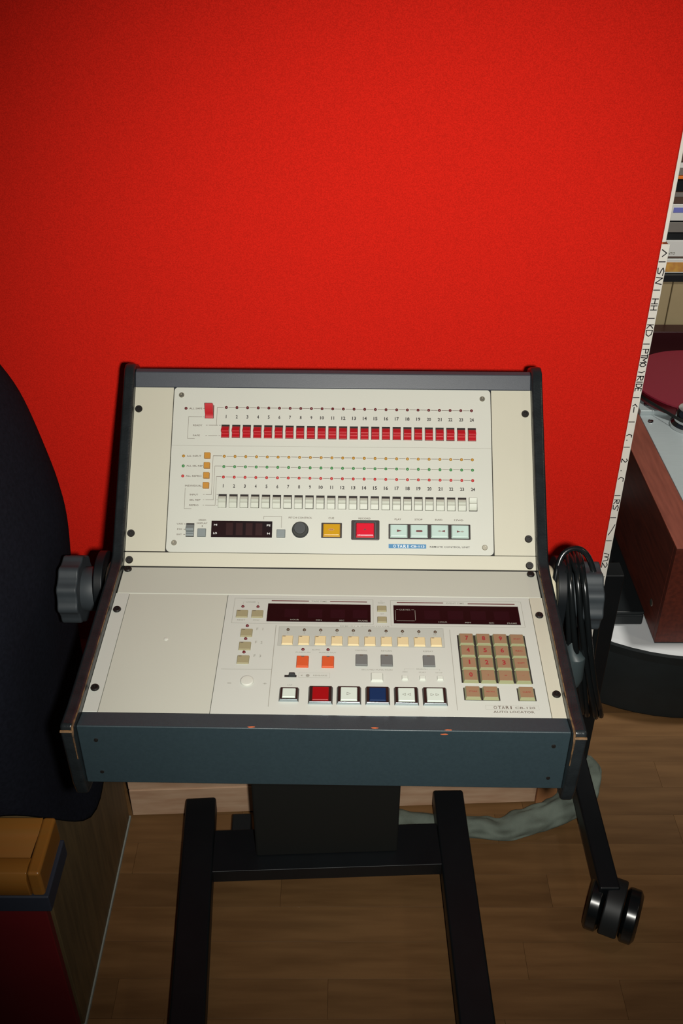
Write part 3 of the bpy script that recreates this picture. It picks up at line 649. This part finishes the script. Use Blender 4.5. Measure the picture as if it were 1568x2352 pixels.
# ------------------------------------------------------------------ wooden crate under the partition
CR = thing('wooden_crate', 'pale wooden crate with a blue print on the floor behind the stand', 'crate', (0, 1.208, 0), R(2.6))
for z0, z1 in ((.004, .072), (.075, .145), (.148, .235)):
    MB().box(-.382, .362, 0, .014, z0, z1).build('board', 'crate_wood', CR, bevel=.0015, seg=1)
    MB().box(-.382, .362, .30, .314, z0, z1).build('board', 'crate_wood', CR, bevel=.0015, seg=1)
    for x in (-.384, .366): MB().box(x, x+.012, .016, .298, z0, z1).build('board', 'crate_wood', CR, bevel=.0015, seg=1)
for x in (-.371, .379):
    MB().box(x, x+.022, .016, .04, 0, .235).build('corner_post', 'crate_post', CR, bevel=.0015, seg=1)
MB().box(.3625, .400, -.004, .014, 0, .235).build('corner_post', 'crate_post', CR, bevel=.002, seg=1)
MB().box(-.382, .362, .016, .298, 0, .004).build('base_board', 'crate_wood', CR)
MB().box(-.363, -.30, -.0006, 0, .098, .142).build('blue_mark', 'blue_print', CR)

# ------------------------------------------------------------------ grey-green fabric on the floor
FB = MB(); path = [(.05,1.168),(.11,1.162),(.17,1.156),(.23,1.152),(.29,1.154),(.34,1.164),(.385,1.182),(.425,1.21),(.455,1.245),(.472,1.285),(.478,1.33)]
from mathutils import noise as mnoise
sp = [(v.x, v.y) for v in smooth_path([(x, y, 0) for x, y in path], 5)]; n = 26; vs = []; fs = []; m_ = len(sp)
for i, (x, y) in enumerate(sp):
    d0 = Vector(sp[min(i+1, m_-1)]) - Vector(sp[max(i-1, 0)]); d0.normalize(); nv = Vector((-d0.y, d0.x)); q = i/5
    big_ = math.exp(-((q-6.6)/1.3)**2); end = min(1, .45 + .3*min(i, m_-1-i)/2)
    wv = (.024 + .004*math.sin(q*1.7) + .010*big_)*end; hv = (.031 + .004*math.sin(q*2.3 + 1) + .014*big_)*end
    for k in range(n):
        t = 2*math.pi*k/n; d = math.cos(t); z = math.sin(t)*.5 + .5
        f_ = 1 + .38*mnoise.noise(Vector((x*26, y*26, d*1.6 + z*2))) + .16*mnoise.noise(Vector((x*80, y*80 + d*4, z*5)))
        vs.append((x + nv.x*d*wv*f_, y + .004 + nv.y*d*wv*f_, .0008 + z*hv*f_))
for i in range(m_-1):
    for k in range(n): fs.append((i*n+k, i*n+(k+1) % n, (i+1)*n+(k+1) % n, (i+1)*n+k))
fs += [tuple(range(n)), tuple((m_-1)*n+k for k in range(n))]
FB.add(vs, fs)
tag(FB.build('folded_fabric', 'teal_fabric', smooth=True, sub=1), 'rumpled grey-green fabric lying on the floor along the crate', 'fabric')

# ------------------------------------------------------------------ left: olive cabinet, wood-topped red box, navy drape
OC = thing('side_cabinet', 'olive-brown wooden cabinet side on the floor left of the stand', 'cabinet', (-.66, .99, 0))
MB().box(-.27, .273, -.187, .197, .004, .44).build('carcass', 'olive_board', OC, bevel=.0015, seg=1)
MB().box(-.27, .2755, -.1875, .199, 0, .006).build('base_trim', 'pale_trim', OC)
RB = thing('wood_topped_box', 'low red box with a dark band and glossy honey-wood top', 'box', (-.62, .765, 0))
MB().box(-.28, .262, -.042, -.030, 0, .418).build('red_front', 'deep_red', RB, bevel=.002)
MB().box(-.28, .215, -.0295, .032, 0, .418).build('box_body', 'navy_band', RB, bevel=.002)
MB().box(-.284, .2715, -.047, .036, .4185, .4475).build('dark_band', 'navy_band', RB, bevel=.002)
prof = [(-.045,.448),(-.049,.455),(-.049,.482),(-.044,.490),(-.034,.492),(-.022,.489),(-.015,.474),(-.007,.465),(.001,.469),(.010,.482),(.018,.488),(.036,.490),(.036,.448)]
tm = MB(); tm.prism(prof, -.284, .252, 'x'); tm.build('wood_top', 'honey_wood', RB, bevel=.0015)
MB().box(.252, .268, -.046, .036, .448, .4915).build('end_block', 'honey_wood', RB, bevel=.004, seg=3)

DR = MB()
sil = [(.25,.0),(.318,.004),(.366,-.010),(.43,-.014),(.50,-.014),(.58,-.011),(.658,-.004),(.71,.001),(.757,.004),(.803,-.003),(.861,-.015),(.90,-.024),(.932,-.033),(.97,-.048),(1.01,-.075),(1.05,-.12),(1.08,-.18),(1.095,-.235)]
def silx(h):
    for (a, b), (c, d) in zip(sil, sil[1:]):
        if a <= h <= c: return b + (d-b)*(h-a)/(c-a)
    return sil[0][1] if h < sil[0][0] else sil[-1][1]
base = [(-.95,.80),(-.85,.797),(-.75,.795),(-.65,.793),(-.57,.792),(-.50,.790),(-.45,.790),(-.41,.793),(-.388,.806),(-.374,.83),(-.367,.865),(-.363,.90),(-.361,.94),(-.360,.98),(-.360,1.02),(-.362,1.06),(-.368,1.10),(-.385,1.135),(-.42,1.155),(-.50,1.165),(-.60,1.168),(-.72,1.17),(-.85,1.17),(-.95,1.17),(-.99,1.12),(-1.0,.98),(-.99,.85)]
def hem(x, y):
    if y < .80: return .494
    if x > -.40: 
        if y < .93: return .494 - (.494-.31)*(y-.80)/.13
        if y < 1.06: return .306
        return .306 + (.47-.306)*(y-1.06)/.08
    return .494
nb = len(base); rows = 26; vs = []
for j in range(rows+1):
    for i, (x, y) in enumerate(base):
        h0 = hem(x, y); h = h0 + (1.095-h0)*(j/rows)**.9
        dx = silx(h); sc = 1 + dx/.30 if h > .78 else 1
        px = -.66 + (x+.66)*max(.12, sc) if h > .78 else x + (dx if x > -.45 else 0)
        py = .98 + (y-.98)*(1 if h < .9 else max(.1, 1 - ((h-.9)/.2)**2*.9))
        fo = .0045*math.sin(i*2.4 + h*6)*(1 - j/rows)
        vs.append((px + fo*(.6 if x > -.42 and .82 < y < 1.12 else 0), py + (fo if y < .82 else 0), h))
fs = [(j*nb+i, j*nb+(i+1) % nb, (j+1)*nb+(i+1) % nb, (j+1)*nb+i) for j in range(rows) for i in range(nb)] + [tuple(rows*nb+i for i in range(nb))]
DR.add(vs, fs)
dr = DR.build('cloth_drape', 'navy_cloth', smooth=True)
so = dr.modifiers.new('thick', 'SOLIDIFY'); so.thickness = .003; so.offset = -1
ss_ = dr.modifiers.new('sub', 'SUBSURF'); ss_.levels = 1; ss_.render_levels = 1
tag(dr, 'dark navy cloth draped over a tall shape at the left edge', 'cloth')

# ------------------------------------------------------------------ right: drum, turntable
DM = thing('drum', 'low dark drum with a white head on the floor under the turntable', 'drum', (.71, 1.795, 0))
MB().lathe([(.355,0),(.36,.006),(.36,.150),(.357,.158)], 64, 'z').build('shell', 'drum_shell', DM, bevel=.002, seg=1)
MB().lathe([(.352,.158),(.352,.1655),(.34,.167),(.001,.167)], 64, 'z').build('drum_head', 'drum_head', DM)
MB().lathe([(.357,.150),(.363,.150),(.363,.168),(.354,.168)], 64, 'z', cap=False).build('hoop', 'drum_shell', DM)
TT = thing('turntable', 'belt-drive turntable with mahogany plinth, silver deck and red platter', 'turntable', (.62, 1.48, .1685))
TH = .2345
MB().box(0, .50, 0, .014, 0.003, TH-.003).build('plinth_side', 'mahogany', TT, bevel=.001, seg=1)
MB().box(0, .014, .0145, .80, 0.003, TH-.003).build('plinth_side', 'mahogany', TT, bevel=.001, seg=1)
MB().box(.486, .50, .0145, .80, 0.003, TH-.003).build('plinth_side', 'mahogany', TT, bevel=.001, seg=1)
MB().box(.0145, .4855, .786, .80, 0.003, TH-.003).build('plinth_side', 'mahogany', TT, bevel=.001, seg=1)
for a in ((0,.055,0,.80),(.445,.50,0,.80),(.055,.445,0,.05),(.055,.445,.75,.80)):
    MB().box(a[0], a[1], a[2], a[3], TH-.0025, TH).build('plinth_rim', 'mahogany_rim', TT, bevel=.0008, seg=1)
MB().box(.001, .499, .001, .799, 0, .003).build('bottom_board', 'near_black', TT)
MB().lathe([(.0001,-.001),(.007,-.001),(.008,0),(.008,.002)], 16, 'x', (0,.06,.055)).build('slot_screw', 'screw_steel', TT)
MB().box(.0555, .4445, .0505, .505, TH-.02, TH+.001).build('deck_plate', 'brushed_alu', TT, bevel=.001)
MB().box(.0555, .4445, .506, .7495, TH-.02, TH+.012).build('deck_plate', 'brushed_alu', TT, bevel=.002)
sc_ = MB().lathe([(.007,0),(.006,.003),(.002,.0035)], 14).mesh('deck_screw', 'polished_alu')
for x, y, z in ((.072,.475,TH+.001),(.075,.535,TH+.012)): place('deck_screw', sc_, TT, (x, y, z))
MB().lathe([(.040,TH+.001),(.040,TH+.010),(.034,TH+.014),(.032,TH+.016),(.032,TH+.040),(.028,TH+.046),(.001,TH+.047)], 40, 'z', (.150,.455,0)).build('motor_pulley', 'polished_alu', TT, bevel=.0008, seg=1)
pc_ = (.215, .60)
plt_ = MB().lathe([(.150,TH+.013),(.158,TH+.016),(.158,TH+.036),(.150,TH+.037)], 72, 'z', (pc_[0],pc_[1],0)).build('platter', 'platter_side', TT, bevel=.0008, seg=1)
MB().lathe([(.158,TH+.0372),(.160,TH+.039),(.159,TH+.042),(.05,TH+.0425),(.001,TH+.0425)], 72, 'z', (pc_[0],pc_[1],0)).build('platter_mat', 'platter_red', plt_)
LC = thing('dark_filler', 'flat black block added to darken the drum head left of the turntable plinth', 'case', (.42, 1.535, .1685))  # added block, stands in for the dark area beside the plinth
MB().box(0, .19, 0, .42, 0, .026).build('filler_body', 'near_black', LC, bevel=.004)
MB().box(.0, .19, 0, .42, .0265, .034).build('filler_lid', 'near_black', LC, bevel=.003)
# belt round pulley and platter
b1 = Vector((.150,.455)); b2 = Vector(pc_); r1, r2 = .0335, .1595
d = b2 - b1; L_ = d.length; ang = math.atan2(d.y, d.x); be = math.acos((r1 - r2)/L_)
bp_ = []
for k in range(13):
    a = ang + be + (2*math.pi - 2*be)*k/12; bp_.append((b1.x + r1*math.cos(a), b1.y + r1*math.sin(a)))
for k in range(25):
    a = ang - be + (2*be)*k/24; bp_.append((b2.x + r2*math.cos(a), b2.y + r2*math.sin(a)))
bm_ = MB(); nB = len(bp_); z0, z1 = TH+.024, TH+.031
bm_.add([(x,y,z0) for x,y in bp_] + [(x,y,z1) for x,y in bp_], [(i,(i+1) % nB,(i+1) % nB+nB,i+nB) for i in range(nB)])
bo = bm_.build('drive_belt', 'belt', TT); sm = bo.modifiers.new('t','SOLIDIFY'); sm.thickness = .0016; sm.offset = 1

# ------------------------------------------------------------------ right background: added dark backing box, beige case, stacked boxes
RBN = thing('dark_backing', 'dark maroon box added to fill the dark area behind the turntable platter', 'bin', (.66, 2.292, 0))  # added box, makes the area behind the platter dark
MB().box(0, .46, 0, .046, 0.0, .47).build('backing_front', 'backing_dark', RBN, bevel=.003)
BC = thing('beige_case', 'beige equipment case with a dark top edge below the stacked boxes', 'case', (.62, 2.345, 0))
MB().box(0, .195, 0, .30, 0, .580).build('case_panel', 'beige_case', BC, bevel=.002)
MB().box(.1975, .62, 0, .30, 0, .580).build('case_panel', 'beige_case', BC, bevel=.002)
MB().box(-.004, .624, -.004, .304, .580, .598).build('top_edge', 'near_black', BC, bevel=.001)
stack = [('tape_box', 'box_white', .036, 'box_yellow', 'white tape box with a gold spine label, lowest of the stack'),
         ('tape_box', 'box_white', .046, None, 'plain white tape box with small lettering on its spine'),
         ('disc_player', 'box_gloss', .048, 'box_grey', 'glossy black and grey disc player in the stack'),
         ('tape_box', 'box_white', .040, 'print_blue', 'white box with blue print on its spine'),
         ('tape_box', 'box_brown', .028, 'box_grey', 'brown box with a grey edge in the stack'),
         ('tape_box', 'box_gloss', .030, None, 'plain black box under the orange one'),
         ('tape_box', 'box_orange', .008, None, 'thin orange sleeve near the top of the stack'),
         ('tape_box', 'box_grey', .030, 'box_white', 'grey box with white spine near the top of the stack'),
         ('tape_box', 'box_brown', .034, None, 'dark brown box second from the top of the stack'),
         ('tape_box', 'box_cream', .10, None, 'tall cream box on top of the stack')]
z = .5985
for i, (nm, m, hgt, sp, lb) in enumerate(stack):
    t = thing(nm, lb, 'player' if 'player' in nm else 'box', (.64, 2.352 + .002*(i % 3), z), 0, 'boxes stacked on the beige case')
    MB().box(0, .42, 0, .26, 0, hgt-.0005).build('case', m, t, bevel=.0015, seg=1)
    if i == 0: MB().box(.10, .36, -.0008, 0, .004, hgt-.008).build('spine_label', sp, t)
    elif i == 1: 
        tx = Print(); vs, f_, tw, th = glyphs('CANTO'); tx.add([(.155 + q[0]*.006/th, -.0005, .014 + q[1]*.006/th) for q in vs], f_); tx.build('spine_lettering', 'ink_grey', t)
        MB().box(.0, .42, -.0006, 0, .002, .006).build('spine_line', 'box_brown', t)
    elif i == 2: MB().box(.0, .42, -.003, 0, .020, hgt-.004).build('fascia', sp, t, bevel=.001)
    elif i == 3: MB().box(.145, .30, -.0006, 0, .020, .032).build('spine_label', sp, t)
    elif sp: MB().box(0, .42, -.0008, 0, hgt*.6, hgt-.001).build('spine_label', sp, t)
    z += hgt
